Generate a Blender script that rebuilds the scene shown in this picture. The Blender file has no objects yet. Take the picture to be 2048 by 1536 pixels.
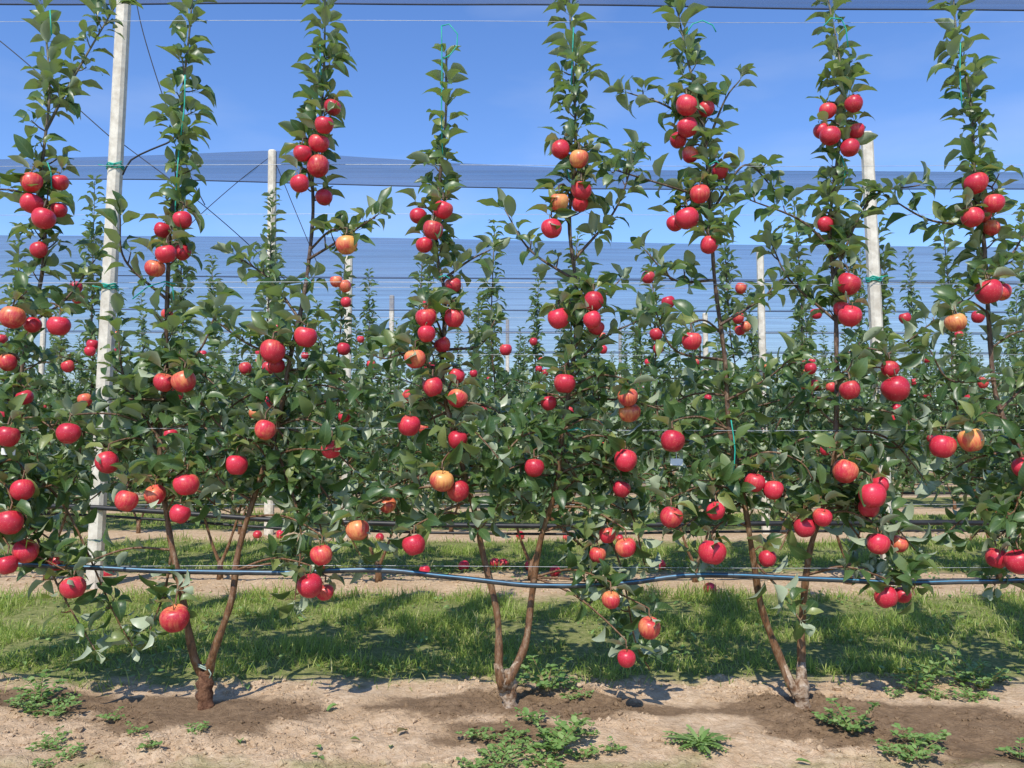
import bpy, math, random, bmesh
import numpy as np
from mathutils import Vector, noise
random.seed(7); rng=np.random.default_rng(11)
scene=bpy.context.scene; COL=scene.collection
R=random.random
def U(a,b): return random.uniform(a,b)
# ------------------------------------------------------------------ camera
CAM_H=0.98; F=1700.0; PITCH=math.atan(97/F); cp,sp=math.cos(PITCH),math.sin(PITCH)
cam=bpy.data.cameras.new("camera"); camo=bpy.data.objects.new("camera",cam); COL.objects.link(camo)
cam.sensor_width=36; cam.lens=36*F/2048; cam.clip_start=0.05; cam.clip_end=3000
camo.location=(0,0,CAM_H); camo.rotation_euler=(math.pi/2+PITCH,0,0); scene.camera=camo
def sv(u,v,d):
    """survey reading -> metres, for something standing on the line y=d"""
    a=(u-1024)/F; b=(768-v)/F; dy=cp-sp*b; dz=sp+cp*b; k=d/dy
    return Vector((a*k,d,CAM_H+dz*k))
def gr(u,v):
    a=(u-1024)/F; b=(768-v)/F; dy=cp-sp*b; dz=sp+cp*b; k=-CAM_H/dz
    return Vector((a*k,dy*k,0))
ROW0=3.1; SP=2.6
def rowy(i): return ROW0+SP*i
# ------------------------------------------------------------------ light
EL=math.radians(50)
SUN=Vector((-0.24,-0.80,0.0)).normalized()*math.cos(EL); SUN.z=math.sin(EL)
sl=bpy.data.lights.new("sun","SUN"); sl.energy=5.0; sl.angle=math.radians(0.5); sl.color=(1,0.95,0.86)
so=bpy.data.objects.new("sun",sl); COL.objects.link(so); so.rotation_euler=SUN.to_track_quat('Z','Y').to_euler(); so.location=(-3,-8,10)
w=bpy.data.worlds.new("World"); scene.world=w; w.use_nodes=True
nt=w.node_tree; bg=nt.nodes["Background"]; sky=nt.nodes.new("ShaderNodeTexSky"); sky.sky_type='NISHITA'
sky.sun_disc=False; sky.sun_elevation=EL; sky.sun_rotation=math.atan2(SUN.x,SUN.y); sky.altitude=200
sky.air_density=1.0; sky.dust_density=0.1; sky.ozone_density=4.0
hs=nt.nodes.new("ShaderNodeHueSaturation"); hs.inputs["Hue"].default_value=.510; hs.inputs["Saturation"].default_value=1.16; hs.inputs["Value"].default_value=1.4
tc=nt.nodes.new("ShaderNodeTexCoord"); mp=nt.nodes.new("ShaderNodeMapping"); mp.inputs["Scale"].default_value=(2,2,7)
nz=nt.nodes.new("ShaderNodeTexNoise"); nz.inputs["Scale"].default_value=1.6; nz.inputs["Detail"].default_value=6
rp=nt.nodes.new("ShaderNodeValToRGB"); rp.color_ramp.elements[0].position=.5; rp.color_ramp.elements[1].position=.8; rp.color_ramp.elements[1].color=(.18,.18,.18,1)
mxw=nt.nodes.new("ShaderNodeMix"); mxw.data_type='RGBA'; mxw.inputs[7].default_value=(6,6.4,7,1)
nt.links.new(tc.outputs["Generated"],mp.inputs[0]); nt.links.new(mp.outputs[0],nz.inputs[0]); nt.links.new(nz.outputs[0],rp.inputs[0]); nt.links.new(rp.outputs[0],mxw.inputs[0])
nt.links.new(sky.outputs[0],hs.inputs["Color"]); nt.links.new(hs.outputs[0],mxw.inputs[6]); nt.links.new(mxw.outputs[2],bg.inputs[0]); bg.inputs[1].default_value=0.15
scene.view_settings.view_transform='Standard'; scene.view_settings.look='None'; scene.view_settings.exposure=0
# ------------------------------------------------------------------ materials
class M:
    def __init__(s,name):
        s.m=bpy.data.materials.new(name); s.m.use_nodes=True; s.t=s.m.node_tree
        s.b=s.t.nodes["Principled BSDF"]; s.o=s.t.nodes["Material Output"]
    def n(s,typ,**k):
        x=s.t.nodes.new(typ)
        for a,b in k.items():
            if a.startswith("i_"):
                key=a[2:]; key=int(key) if key.isdigit() else key.replace("_"," ")
                x.inputs[key].default_value=b
            else: setattr(x,a,b)
        return x
    def l(s,a,b): s.t.links.new(a,b)
    def ramp(s,src,stops):
        r=s.n("ShaderNodeValToRGB"); e=r.color_ramp.elements
        while len(e)<len(stops): e.new(0.5)
        for q,(p,c) in zip(e,stops): q.position=p; q.color=(*c,1) if len(c)==3 else c
        s.l(src,r.inputs[0]); return r.outputs[0]
    def mix(s,f,a,b):
        x=s.n("ShaderNodeMix",data_type='RGBA')
        for i,vv in ((0,f),(6,a),(7,b)):
            if hasattr(vv,"links"): s.l(vv,x.inputs[i])
            else: x.inputs[i].default_value=vv if not isinstance(vv,tuple) else (*vv,1)
        return x.outputs[2]
    def math(s,op,a,b=0.0,clamp=False):
        x=s.n("ShaderNodeMath",operation=op,use_clamp=clamp)
        for i,vv in ((0,a),(1,b)):
            if hasattr(vv,"links"): s.l(vv,x.inputs[i])
            else: x.inputs[i].default_value=vv
        return x.outputs[0]
    def noise(s,scale,vec=None,detail=4,rough=.6):
        x=s.n("ShaderNodeTexNoise",i_Scale=scale,i_Detail=detail,i_Roughness=rough)
        if vec is not None: s.l(vec,x.inputs["Vector"])
        return x.outputs[0]
    def bump(s,h,strength,dist):
        x=s.n("ShaderNodeBump",i_Strength=strength,i_Distance=dist); s.l(h,x.inputs["Height"]); s.l(x.outputs[0],s.b.inputs["Normal"])
    def spec(s,r,sp=0.5): s.b.inputs["Roughness"].default_value=r; s.b.inputs["Specular IOR Level"].default_value=sp

def leaf_mat(name,stops,back,trans,rough=0.38,midrib=True,tf=0.22,spec=.5):
    m=M(name); g=m.n("ShaderNodeNewGeometry"); c=m.ramp(g.outputs["Random Per Island"],stops)
    if midrib:
        uv=m.n("ShaderNodeUVMap"); sx=m.n("ShaderNodeSeparateXYZ"); m.l(uv.outputs[0],sx.inputs[0])
        a=m.math('ABSOLUTE',m.math('SUBTRACT',sx.outputs[0],0.5)); rib=m.math('LESS_THAN',a,0.035)
        vein=m.math('SINE',m.math('MULTIPLY',m.math('ADD',sx.outputs[1],m.math('MULTIPLY',a,-0.6)),48.0))
        vein=m.math('MULTIPLY',m.math('GREATER_THAN',vein,0.8),0.25)
        c=m.mix(m.math('MAXIMUM',m.math('MULTIPLY',rib,.6),vein),c,(0.15,0.22,0.08))
    c=m.mix(m.math('MULTIPLY',g.outputs["Backfacing"],0.94),c,back)
    m.l(c,m.b.inputs["Base Color"]); m.spec(rough,spec)
    tr=m.n("ShaderNodeBsdfTranslucent"); tr.inputs[0].default_value=(*trans,1)
    mx=m.n("ShaderNodeMixShader"); mx.inputs[0].default_value=tf
    m.l(m.b.outputs[0],mx.inputs[1]); m.l(tr.outputs[0],mx.inputs[2]); m.l(mx.outputs[0],m.o.inputs[0]); return m.m
MLEAF=leaf_mat("apple_leaf",[(0,(0.028,0.066,0.019)),(0.5,(0.052,0.106,0.031)),(0.82,(0.092,0.155,0.050)),(1,(0.25,0.28,0.09))],(0.42,0.48,0.33),(0.22,0.36,0.05),rough=.38,spec=.55,tf=.26)
MLEAFB=leaf_mat("orchard_leaf_hazed",[(0,(0.042,0.085,0.030)),(0.5,(0.074,0.132,0.048)),(1,(0.13,0.20,0.075))],(0.36,0.43,0.29),(0.22,0.36,0.06),midrib=False,rough=.42,tf=.26)  # further rows: paler than the front leaves, distance haze put into the colour
MGRASS=leaf_mat("grass_blade",[(0,(0.13,0.21,0.035)),(0.5,(0.25,0.34,0.07)),(0.82,(0.38,0.44,0.12)),(1,(0.6,0.54,0.28))],(0.26,0.36,0.10),(0.5,0.62,0.12),midrib=False,rough=.5,tf=.42,spec=.3)
MWEED=leaf_mat("weed_leaf",[(0,(0.10,0.19,0.04)),(0.6,(0.18,0.30,0.08)),(1,(0.30,0.40,0.14))],(0.2,0.3,0.12),(0.25,0.4,0.06),midrib=False,rough=.45)
MDRY=leaf_mat("dry_leaf",[(0,(0.12,0.18,0.05)),(0.5,(0.2,0.17,0.06)),(1,(0.25,0.09,0.05))],(0.3,0.3,0.18),(0.2,0.2,0.05),rough=.6)

def bark_mat(name):
    m=M(name); g=m.n("ShaderNodeNewGeometry"); sx=m.n("ShaderNodeSeparateXYZ"); m.l(g.outputs["Position"],sx.inputs[0])
    mp=m.n("ShaderNodeMapping"); m.l(g.outputs["Position"],mp.inputs[0]); mp.inputs["Scale"].default_value=(1,1,.35)
    n1=m.noise(75,mp.outputs[0],6); n2=m.noise(9,g.outputs["Position"],3)
    z=m.math('ADD',sx.outputs[2],m.math('MULTIPLY',m.math('SUBTRACT',n2,.5),.25))
    c=m.ramp(m.math('DIVIDE',z,2.4),[(0,(0.17,0.082,0.036)),(0.3,(0.16,0.072,0.030)),(0.5,(0.115,0.062,0.038)),(0.8,(0.09,0.06,0.043)),(1,(0.15,0.14,0.09))])
    c=m.mix(m.ramp(n1,[(.52,(0,0,0)),(.64,(.5,)*3)]),c,(0.32,0.24,0.15))
    c=m.mix(m.ramp(n1,[(.36,(.8,)*3),(.47,(0,0,0))]),c,(0.04,0.022,0.012))
    m.l(c,m.b.inputs["Base Color"]); m.spec(.48,.45); m.bump(n1,1.0,.007); return m.m
MBARK=bark_mat("bark")
def graft_mat():
    m=M("graft_bark"); tc=m.n("ShaderNodeNewGeometry"); n1=m.noise(34,tc.outputs["Position"],6,.7); oi=m.n("ShaderNodeObjectInfo")
    c=m.ramp(n1,[(.40,(0.16,0.085,0.045)),(.5,(0.34,0.24,0.16)),(.68,(0.56,0.46,0.36))])
    c2=m.ramp(n1,[(.4,(0.10,0.045,0.025)),(.62,(0.24,0.12,0.065))])
    m.l(m.mix(oi.outputs["Color"],c2,c),m.b.inputs["Base Color"]); m.spec(.8,.2); m.bump(n1,1.0,.014); return m.m
MGRAFT=graft_mat()
def apple_mat():
    m=M("apple_skin"); tc=m.n("ShaderNodeTexCoord"); oi=m.n("ShaderNodeObjectInfo")
    mp=m.n("ShaderNodeMapping"); m.l(tc.outputs["Object"],mp.inputs[0]); mp.inputs["Scale"].default_value=(130,130,14)
    st=m.noise(1.0,mp.outputs[0],4)
    lo=m.n("ShaderNodeTexNoise",noise_dimensions='4D',i_Scale=13.0,i_Detail=2.0); m.l(tc.outputs["Object"],lo.inputs["Vector"]); m.l(m.math('MULTIPLY',oi.outputs["Random"],37.0),lo.inputs["W"])
    sx=m.n("ShaderNodeSeparateXYZ"); m.l(tc.outputs["Object"],sx.inputs[0])
    sc=m.n("ShaderNodeSeparateColor"); m.l(oi.outputs["Color"],sc.inputs[0])
    z=m.math('MULTIPLY',sx.outputs[2],5.0)
    a=m.math('ADD',m.math('MULTIPLY',m.math('SUBTRACT',st,.5),1.5),m.math('MULTIPLY',m.math('SUBTRACT',lo.outputs[0],.5),2.6))
    a=m.math('ADD',m.math('ADD',a,z),m.math('SUBTRACT',m.math('MULTIPLY',sc.outputs[0],1.05),0.32))
    red=m.mix(oi.outputs["Random"],(0.36,0.006,0.024),(0.60,0.018,0.048))
    red=m.mix(m.math('MULTIPLY',st,.45),red,(0.72,0.07,0.10))
    c=m.ramp(m.math('ADD',a,0.0,True),[(0,(0,0,0)),(0.3,(0.16,)*3),(.7,(.55,)*3),(1,(0.85,)*3)])
    yel=m.mix(m.math('SUBTRACT',sc.outputs[0],.25,True),(0.80,0.26,0.12),(0.84,0.54,0.13))
    col=m.mix(c,red,yel)
    vo=m.n("ShaderNodeTexVoronoi",i_Scale=190.0); m.l(tc.outputs["Object"],vo.inputs["Vector"])
    col=m.mix(m.math('MULTIPLY',m.math('LESS_THAN',vo.outputs["Distance"],.16),.4),col,(0.85,0.5,0.36))
    m.l(col,m.b.inputs["Base Color"]); m.spec(.36,.45); return m.m
MAPPLE=apple_mat()
def simple(name,col,rough=.6,var=None,sc=30,bump=0,spec=.4,metal=0):
    m=M(name); m.spec(rough,spec); m.b.inputs["Metallic"].default_value=metal
    tc=m.n("ShaderNodeNewGeometry"); n1=m.noise(sc,tc.outputs["Position"],6)
    v2=var or tuple(x*.7 for x in col)
    m.l(m.ramp(n1,[(.35,v2),(.65,col)]),m.b.inputs["Base Color"])
    if bump: m.bump(n1,.6,bump)
    return m.m
MSTEM=simple("apple_stem",(0.2,0.13,0.05))
MCONC=simple("concrete",(0.72,0.67,0.57),.85,(0.50,0.45,0.37),16,.005,.2)
MWIRE=simple("galvanised_wire",(0.55,0.57,0.60),.4,spec=.5,metal=.3)
MDARKW=simple("dark_cable",(0.03,0.03,0.035),.6)
MTEAL=simple("teal_twine",(0.02,0.42,0.32),.5)
MGTIE=simple("pale_tie",(0.32,0.40,0.32),.7)
MHOSE=simple("dusty_black_pipe",(0.018,0.02,0.025),.34,(0.07,0.075,0.08),14,0,.5)
MHOSEB=simple("black_pipe",(0.012,0.013,0.016),.45,(0.03,0.03,0.032),14,0,.35)
MBLUE=simple("blue_stripe",(0.05,0.27,0.46),.38,(0.10,0.20,0.30),18)
MTAG=simple("white_tag",(0.8,0.8,0.78),.5,(0.72,0.72,0.7))
MWSTEM=simple("weed_stem",(0.22,0.22,0.08),.6,(0.25,0.1,0.06))
def net_mat():
    m=M("hail_net"); tc=m.n("ShaderNodeNewGeometry"); mp=m.n("ShaderNodeMapping"); m.l(tc.outputs["Position"],mp.inputs[0])
    mp.inputs["Scale"].default_value=(.3,.1,40); n1=m.noise(1,mp.outputs[0],4,.7)
    m.l(m.ramp(n1,[(.3,(0.05,0.07,0.135)),(.7,(0.085,0.115,0.20))]),m.b.inputs["Base Color"]); m.spec(.9,.05)
    tr=m.n("ShaderNodeBsdfTransparent"); mx=m.n("ShaderNodeMixShader")
    f=m.math('ADD',m.math('MULTIPLY',n1,.7),.24,True)
    m.l(f,mx.inputs[0]); m.l(tr.outputs[0],mx.inputs[1]); m.l(m.b.outputs[0],mx.inputs[2]); m.l(mx.outputs[0],m.o.inputs[0]); return m.m
MNET=net_mat()
MHEM=simple("net_hem",(0.03,0.04,0.07),.8)
def ground_mat():
    m=M("orchard_soil"); g=m.n("ShaderNodeNewGeometry"); P=g.outputs["Position"]; sx=m.n("ShaderNodeSeparateXYZ"); m.l(P,sx.inputs[0])
    n1=m.noise(5,P,6); n2=m.noise(30,P,8,.72); n3=m.noise(160,P,3); n5=m.noise(3.2,P,5,.6)
    vo=m.n("ShaderNodeTexVoronoi",i_Scale=34.0,feature='DISTANCE_TO_EDGE'); m.l(P,vo.inputs["Vector"])
    dry=m.ramp(n2,[(.3,(0.36,0.24,0.14)),(.48,(0.54,0.39,0.25)),(.7,(0.70,0.54,0.37))])
    dry=m.mix(m.ramp(n5,[(.45,(0,0,0)),(.62,(.6,.6,.6))]),dry,(0.44,0.30,0.175))
    wetc=m.ramp(n2,[(.3,(0.12,0.075,0.042)),(.7,(0.27,0.18,0.105))])
    at=m.n("ShaderNodeAttribute",attribute_name="wet"); wet=m.math('ADD',at.outputs["Fac"],m.math('MULTIPLY',m.math('SUBTRACT',n2,.5),1.3))
    wet=m.ramp(wet,[(.34,(0,0,0)),(.62,(.97,.97,.97))])
    soil=m.mix(wet,dry,wetc)
    grs=m.ramp(n2,[(.3,(0.10,0.13,0.035)),(.55,(0.24,0.25,0.09)),(.75,(0.42,0.35,0.2))])
    yy=m.math('ADD',sx.outputs[1],m.math('MULTIPLY',m.math('SUBTRACT',n1,.5),.45))
    fr=m.math('FRACT',m.math('DIVIDE',m.math('SUBTRACT',yy,ROW0-SP*4),SP))
    gm=m.ramp(fr,[(.10,(0,0,0)),(.16,(1,1,1)),(.74,(1,1,1)),(.82,(0,0,0))])
    m.l(m.mix(gm,soil,grs),m.b.inputs["Base Color"]); m.spec(.92,.12)
    h=m.math('ADD',m.math('MULTIPLY',n2,1.1),m.math('MULTIPLY',n3,.3)); h=m.math('ADD',h,m.math('MULTIPLY',m.math('MINIMUM',vo.outputs["Distance"],.08),2.5)); m.bump(h,.7,.016); return m.m
MGROUND=ground_mat()
# ------------------------------------------------------------------ helpers
def props(o,label=None,cat=None,group=None,kind=None):
    if label:o["label"]=label
    if cat:o["category"]=cat
    if group:o["group"]=group
    if kind:o["kind"]=kind
    return o
def link(name,data,parent=None):
    o=bpy.data.objects.new(name,data); COL.objects.link(o)
    if parent:o.parent=parent
    return o
class MB:
    def __init__(s): s.v=[];s.f=[];s.mi=[]
    def tube(s,pts,rad,n=6,mi=0,stripes=None,caps=True):
        pts=[Vector(p) for p in pts]
        if not hasattr(rad,"__len__"): rad=[rad]*len(pts)
        b=len(s.v); t0=(pts[1]-pts[0]).normalized(); up=Vector((0,0,1)) if abs(t0.z)<.9 else Vector((1,0,0))
        x=t0.cross(up).normalized()
        for i,p in enumerate(pts):
            t=(pts[min(i+1,len(pts)-1)]-pts[max(i-1,0)]).normalized()
            x=(x-t*x.dot(t)).normalized(); y=t.cross(x)
            for k in range(n):
                a=2*math.pi*k/n; s.v.append(p+(x*math.cos(a)+y*math.sin(a))*rad[i])
        for i in range(len(pts)-1):
            for k in range(n):
                k2=(k+1)%n; s.f.append((b+i*n+k,b+i*n+k2,b+(i+1)*n+k2,b+(i+1)*n+k)); s.mi.append(stripes[k] if stripes else mi)
        if caps:
            s.f.append(tuple(b+k for k in reversed(range(n)))); s.mi.append(mi)
            e=b+(len(pts)-1)*n; s.f.append(tuple(e+k for k in range(n))); s.mi.append(mi)
    def mesh(s,name,mats,smooth=True):
        me=bpy.data.meshes.new(name); me.from_pydata([tuple(v) for v in s.v],[],s.f)
        for m in mats: me.materials.append(m)
        me.polygons.foreach_set("material_index",s.mi); me.polygons.foreach_set("use_smooth",[smooth]*len(s.f)); me.update(); return me
def smoothline(pts,step=.03):
    pts=[Vector(p) for p in pts]; P=[pts[0]*2-pts[1]]+pts+[pts[-1]*2-pts[-2]]; out=[]
    for i in range(1,len(P)-2):
        n=max(1,int((P[i+1]-P[i]).length/step))
        for k in range(n):
            t=k/n; a,b,c,d=P[i-1],P[i],P[i+1],P[i+2]
            out.append(0.5*((2*b)+(c-a)*t+(2*a-5*b+4*c-d)*t*t+(3*b-a-3*c+d)*t*t*t))
    out.append(pts[-1]); return out
TS_HI=[(-.25,.03),(0,.06),(.1,.45),(.25,.82),(.45,1),(.65,.9),(.82,.6),(.94,.25),(1,.02)]
TS_LO=[(-.2,.03),(0,.15),(.3,.95),(.7,.8),(1,.03)]
TS_GR=[(0,.8),(.35,1),(.7,.65),(1,.05)]
TS_RD=[(0,.1),(.25,.8),(.6,1),(.88,.7),(1,.2)]
def leafmesh(name,P,D,N,L,W,curl,fold,mat,ts=TS_HI,ss=(-1,0,1),ripple=.03):
    P,D,N=[np.asarray(a,float) for a in (P,D,N)]; L,W,curl,fold=[np.asarray(a,float) for a in (L,W,curl,fold)]
    D/=np.linalg.norm(D,axis=1)[:,None]+1e-9; N=N-D*(N*D).sum(1)[:,None]; N/=np.linalg.norm(N,axis=1)[:,None]+1e-9
    X=np.cross(D,N); n=len(P); nt_,ns=len(ts),len(ss); V=np.zeros((n,nt_,ns,3)); uv=np.zeros((nt_,ns,2))
    ph=rng.uniform(0,6.28,n); c=np.maximum(curl,.01)
    for i,(t,wd) in enumerate(ts):
        if t>=0: yy=np.sin(c*t)/c*L; zz=-(1-np.cos(c*t))/c*L
        else: yy=t*L; zz=0*L
        for j,s in enumerate(ss):
            xx=s*W*.5*wd; z2=zz+abs(s)*W*.5*wd*fold+ (np.sin(t*11+ph+s)*ripple*L*abs(s)*wd if ripple else 0)
            V[:,i,j]=P+X*xx[:,None]+D*yy[:,None]+N*z2[:,None]; uv[i,j]=((s+1)/2,max(t,0))
    base=np.arange(n)[:,None,None]*(nt_*ns); q=[]
    for i in range(nt_-1):
        for j in range(ns-1): q.append((i*ns+j,i*ns+j+1,(i+1)*ns+j+1,(i+1)*ns+j))
    q=np.array(q); idx=(base+q[None]).reshape(-1)
    me=bpy.data.meshes.new(name); me.vertices.add(n*nt_*ns); me.vertices.foreach_set("co",V.reshape(-1))
    nf=n*len(q); me.loops.add(nf*4); me.loops.foreach_set("vertex_index",idx.astype(np.int32))
    me.polygons.add(nf); me.polygons.foreach_set("loop_start",np.arange(0,nf*4,4,dtype=np.int32))
    me.update(calc_edges=True); me.polygons.foreach_set("use_smooth",[True]*nf)
    ul=me.uv_layers.new(name="UVMap"); uvf=uv.reshape(-1,2)[(idx%(nt_*ns))]; ul.data.foreach_set("uv",uvf.reshape(-1))
    me.materials.append(mat); me.validate(); return me
def perp(a):
    b=Vector((0,0,1)) if abs(a.z)<.9 else Vector((1,0,0)); x=a.cross(b).normalized(); return x,a.cross(x)
class Tree:
    def __init__(s): s.lf=[]; s.tr=MB(); s.br=s.tr
    def leaf(s,p,axis,phi,ang,L):
        x,y=perp(axis); rad=x*math.cos(phi)+y*math.sin(phi)
        d=axis*math.cos(ang)+rad*math.sin(ang); d.z+=U(-.10,.40); d.normalize()
        n=axis*.8+SUN*.15+Vector((U(-.65,.65),U(-.65,.65),U(-.2,.5)))
        s.lf.append((p+d*L*.25,d,n,L))
    def spur(s,p,d,length,k,L):
        q=p+d*length+Vector((U(-.01,.01),U(-.01,.01),U(0,.02)))
        s.br.tube([p,(p+q)*.5+Vector((0,0,-.004)),q],[.0032,.0028,.0022],4,caps=False)
        ax=(d+Vector((0,0,U(.5,1.2)))).normalized(); ph=U(0,6)
        for i in range(k): s.leaf(q-ax*U(0,.02),ax,ph+i*2.4,math.radians(U(30,85)),L*U(.6,1.15))
    def shoot(s,pts,r0=.005,r1=.0022,sp=.024,L=.08,start=.15,spurs=.3):
        pts=smoothline(pts,.02); n=len(pts); s.br.tube(pts,[r0+(r1-r0)*i/(n-1) for i in range(n)],5,caps=False)
        acc=0; ph=U(0,6)
        for i in range(1,n):
            acc+=(pts[i]-pts[i-1]).length
            if i/n<start: continue
            while acc>sp:
                acc-=sp; ax=(pts[i]-pts[i-1]).normalized(); ph+=2.4+U(-.3,.3)
                if R()<spurs: 
                    x,y=perp(ax); d=(x*math.cos(ph)+y*math.sin(ph)+ax*.4+Vector((0,0,.4))).normalized(); s.spur(pts[i],d,U(.01,.04),random.randint(3,5),L*.9)
                else: s.leaf(pts[i],ax,ph,math.radians(U(40,75)),L*U(.75,1.2))
        ax=(pts[-1]-pts[-2]).normalized()
        for k in range(4): s.leaf(pts[-1],ax,U(0,6),math.radians(U(10,45)),L*U(.5,.9))
    def leader(s,pts,rads,zlow=.62,lat=(.6,1.65),latstep=.085,latlen=(.12,.32),dens=1.0,L=.08,step=.033,ycap=.22,hid=1.0,bare=(),droop=0):
        pts=smoothline(pts,.03); n=len(pts)
        rr=[float(np.interp(p.z,[0,.25,.6,1.3,2.0,2.8],rads)) for p in pts]; rr=[r*(1+.09*math.sin(i*1.7)+.07*math.sin(i*.63)) for i,r in enumerate(rr)]
        s.tr.tube(pts,rr,9); top=pts[-1].z; acc=0; la=0; ph=U(0,6); gap=0
        for i in range(1,n):
            p=pts[i]; ds=(p-pts[i-1]).length; acc+=ds; la+=ds; ax=(p-pts[i-1]).normalized()
            if p.z<zlow: acc=0; la=0; continue
            isb=any(a<p.z<b for a,b in bare)
            if p.z>top-.36:
                while acc>.0135:
                    acc-=.0135; ph+=2.4+U(-.3,.3); s.leaf(p,ax,ph,math.radians(U(35,78)),L*U(.85,1.2)*(1 if p.z<top-.1 else .75))
            else:
                if R()<.03: gap=U(.02,.06)
                gap-=ds
                stp=step/dens*(1 if p.z<1.65 else .8/hid)
                while acc>stp:
                    acc-=stp; ph+=2.4+U(-.5,.5)
                    if gap>0 or (isb and R()<.8): continue
                    x,y=perp(ax); d=x*math.cos(ph)+y*math.sin(ph)+Vector((0,0,U(.1,.9))); d.normalize()
                    wdt=.07 if p.z<1.7 else .055
                    s.spur(p,d,U(.01,wdt),random.randint(4,7),L)
            if lat[0]<p.z<lat[1] and la>latstep and not isb:
                la=0; sgn=random.choice((-1,1)); ln=U(*latlen); dy=U(-1,1)*ycap
                e=p+Vector((sgn*ln,dy,U(-.02,.16)-droop*U(0,.25))); mid=(p+e)*.5+Vector((0,0,U(.01,.06)))
                s.shoot([p,mid,e,e+Vector((sgn*.04,dy*.1,U(-.07,.03)))],L=L,spurs=.3)
def cull(lf,apples,front=.25):
    P=np.array([l[0]+l[1]*l[3]*.5 for l in lf]); keep=np.ones(len(lf),bool)
    for c,r in apples:
        d=np.hypot(P[:,0]-c[0],P[:,2]-c[2]); bad=(d<r+.012)&(P[:,1]<c[1]+.03)&(P[:,1]>c[1]-front)
        keep&=~(bad&(rng.random(len(lf))<.82))
    return [l for l,k in zip(lf,keep) if k]
def mkleaves(name,lf,mat,ts=TS_HI):
    n=len(lf); L=np.array([l[3] for l in lf])
    return leafmesh(name,[l[0] for l in lf],[l[1] for l in lf],[l[2] for l in lf],L,L*rng.uniform(.42,.57,n),rng.uniform(.3,1.8,n),rng.uniform(.2,1.3,n),mat,ts,ripple=.05)
# ------------------------------------------------------------------ apples data (row line coordinates, radius, blush)
AP=[(63,365,20,.7),(120,365,14,.4),(63,407,21,.1),(87,437,22,.2),(118,420,15,.2),(78,500,12,.1),(25,635,23,.7),(118,652,22,.1),(65,650,14,.1),(15,725,17,.7),(50,795,15,.1),(15,873,22,.05),(137,867,22,.15),(45,980,22,.1),(20,1045,24,.1),(50,1103,24,.5),(15,1130,20,.1),(115,1125,15,.4),(147,1175,23,.35),(215,925,22,.15),(253,1002,22,.5),(310,990,20,.5),(373,969,24,.45),(360,1028,20,.2),
(365,440,18,.1),(332,508,20,.1),(365,505,16,.1),(310,537,19,.45),(325,460,14,.1),(328,765,20,.3),(368,763,24,.45),(350,1237,27,.6),
(665,215,17,.2),(648,250,19,.15),(637,287,20,.3),(605,308,18,.2),(635,332,22,.35),(600,367,19,.15),(648,395,17,.2),(693,490,21,.85),(611,674,22,.1),(545,703,24,.1),(553,732,16,.1),(530,860,20,.6),(473,930,21,.25),(663,899,20,.3),(715,1060,23,.7),(643,1110,21,.6),(620,1172,24,.2),(650,1185,17,.3),
(836,432,15,.1),(886,420,19,.15),(866,460,20,.1),(849,490,17,.2),(906,571,17,.2),(852,635,21,.1),(908,636,20,.3),(853,668,18,.1),(830,718,21,.5),(885,690,14,.3),(913,752,15,.3),(865,774,20,.15),(915,797,20,.6),(818,851,23,.15),(915,880,19,.3),(884,962,23,.75),(917,982,22,.15),(828,1090,22,.1),(775,1010,17,.7),
(1121,299,19,.3),(1158,318,19,.8),(1163,382,20,.25),(1118,404,19,.7),(1103,457,20,.3),(1160,408,15,.2),(1187,603,21,.1),(1117,637,22,.1),(1185,640,18,.1),(1192,655,15,.1),(1130,767,22,.15),(1097,806,14,.1),(1068,936,20,.1),(1255,795,20,.6),(1258,825,21,.6),(1251,921,23,.15),(1243,978,17,.2),(1252,1095,20,.5),(1215,1070,17,.4),(1222,1200,18,.6),(1299,1256,22,.5),(1253,1317,18,.3),(1195,1110,14,.4),(1345,882,24,.15),(1343,1035,22,.5),(1432,1022,18,.1),(1425,1105,27,.1),
(1373,212,22,.2),(1412,218,15,.2),(1375,254,21,.15),(1357,280,17,.2),(1380,310,15,.6),(1440,342,17,.2),(1400,388,20,.2),(1374,437,23,.1),(1350,447,15,.1),(1418,490,18,.1),(1383,682,20,.15),(1535,1117,17,.1),(1510,965,20,.05),(1545,980,19,.05),
(1708,208,18,.2),(1655,222,12,.1),(1712,262,16,.2),(1660,272,20,.15),(1643,262,12,.1),(1700,296,18,.15),(1650,448,14,.1),(1697,568,23,.05),(1700,632,23,.05),(1683,618,15,.1),(1700,780,20,.2),(1792,778,26,.1),(1780,738,17,.1),(1690,943,25,.5),(1740,990,25,.1),(1760,970,18,.1),(1740,1017,20,.1),(1610,1055,21,.1),(1645,1035,18,.1),(1757,1088,21,.1),(1798,1088,17,.6),(1773,1195,22,.05),(1805,1190,17,.1),
(1952,367,22,.35),(1988,407,20,.3),(1945,435,21,.2),(1967,430,15,.2),(1980,457,14,.6),(1972,585,25,.2),(2008,583,18,.6),(1912,645,20,.75),(1885,893,25,.1),(1943,880,24,.9),(2045,935,20,.05),(2000,1118,20,.1),(2028,1122,25,.05),
(-60,820,22,.2),(-110,960,23,.3),(2110,700,22,.2),(2150,930,23,.1),(-70,420,20,.2)]
apples=[]
for (u,v,r,b) in AP:
    d=ROW0-.085-U(0,.07)
    if r<18: d=ROW0-.02-U(0,.03)
    c=sv(u,v,d); rad=r*1.02/F*d; rad=max(rad,.030) ; apples.append((c,rad,b))
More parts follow.
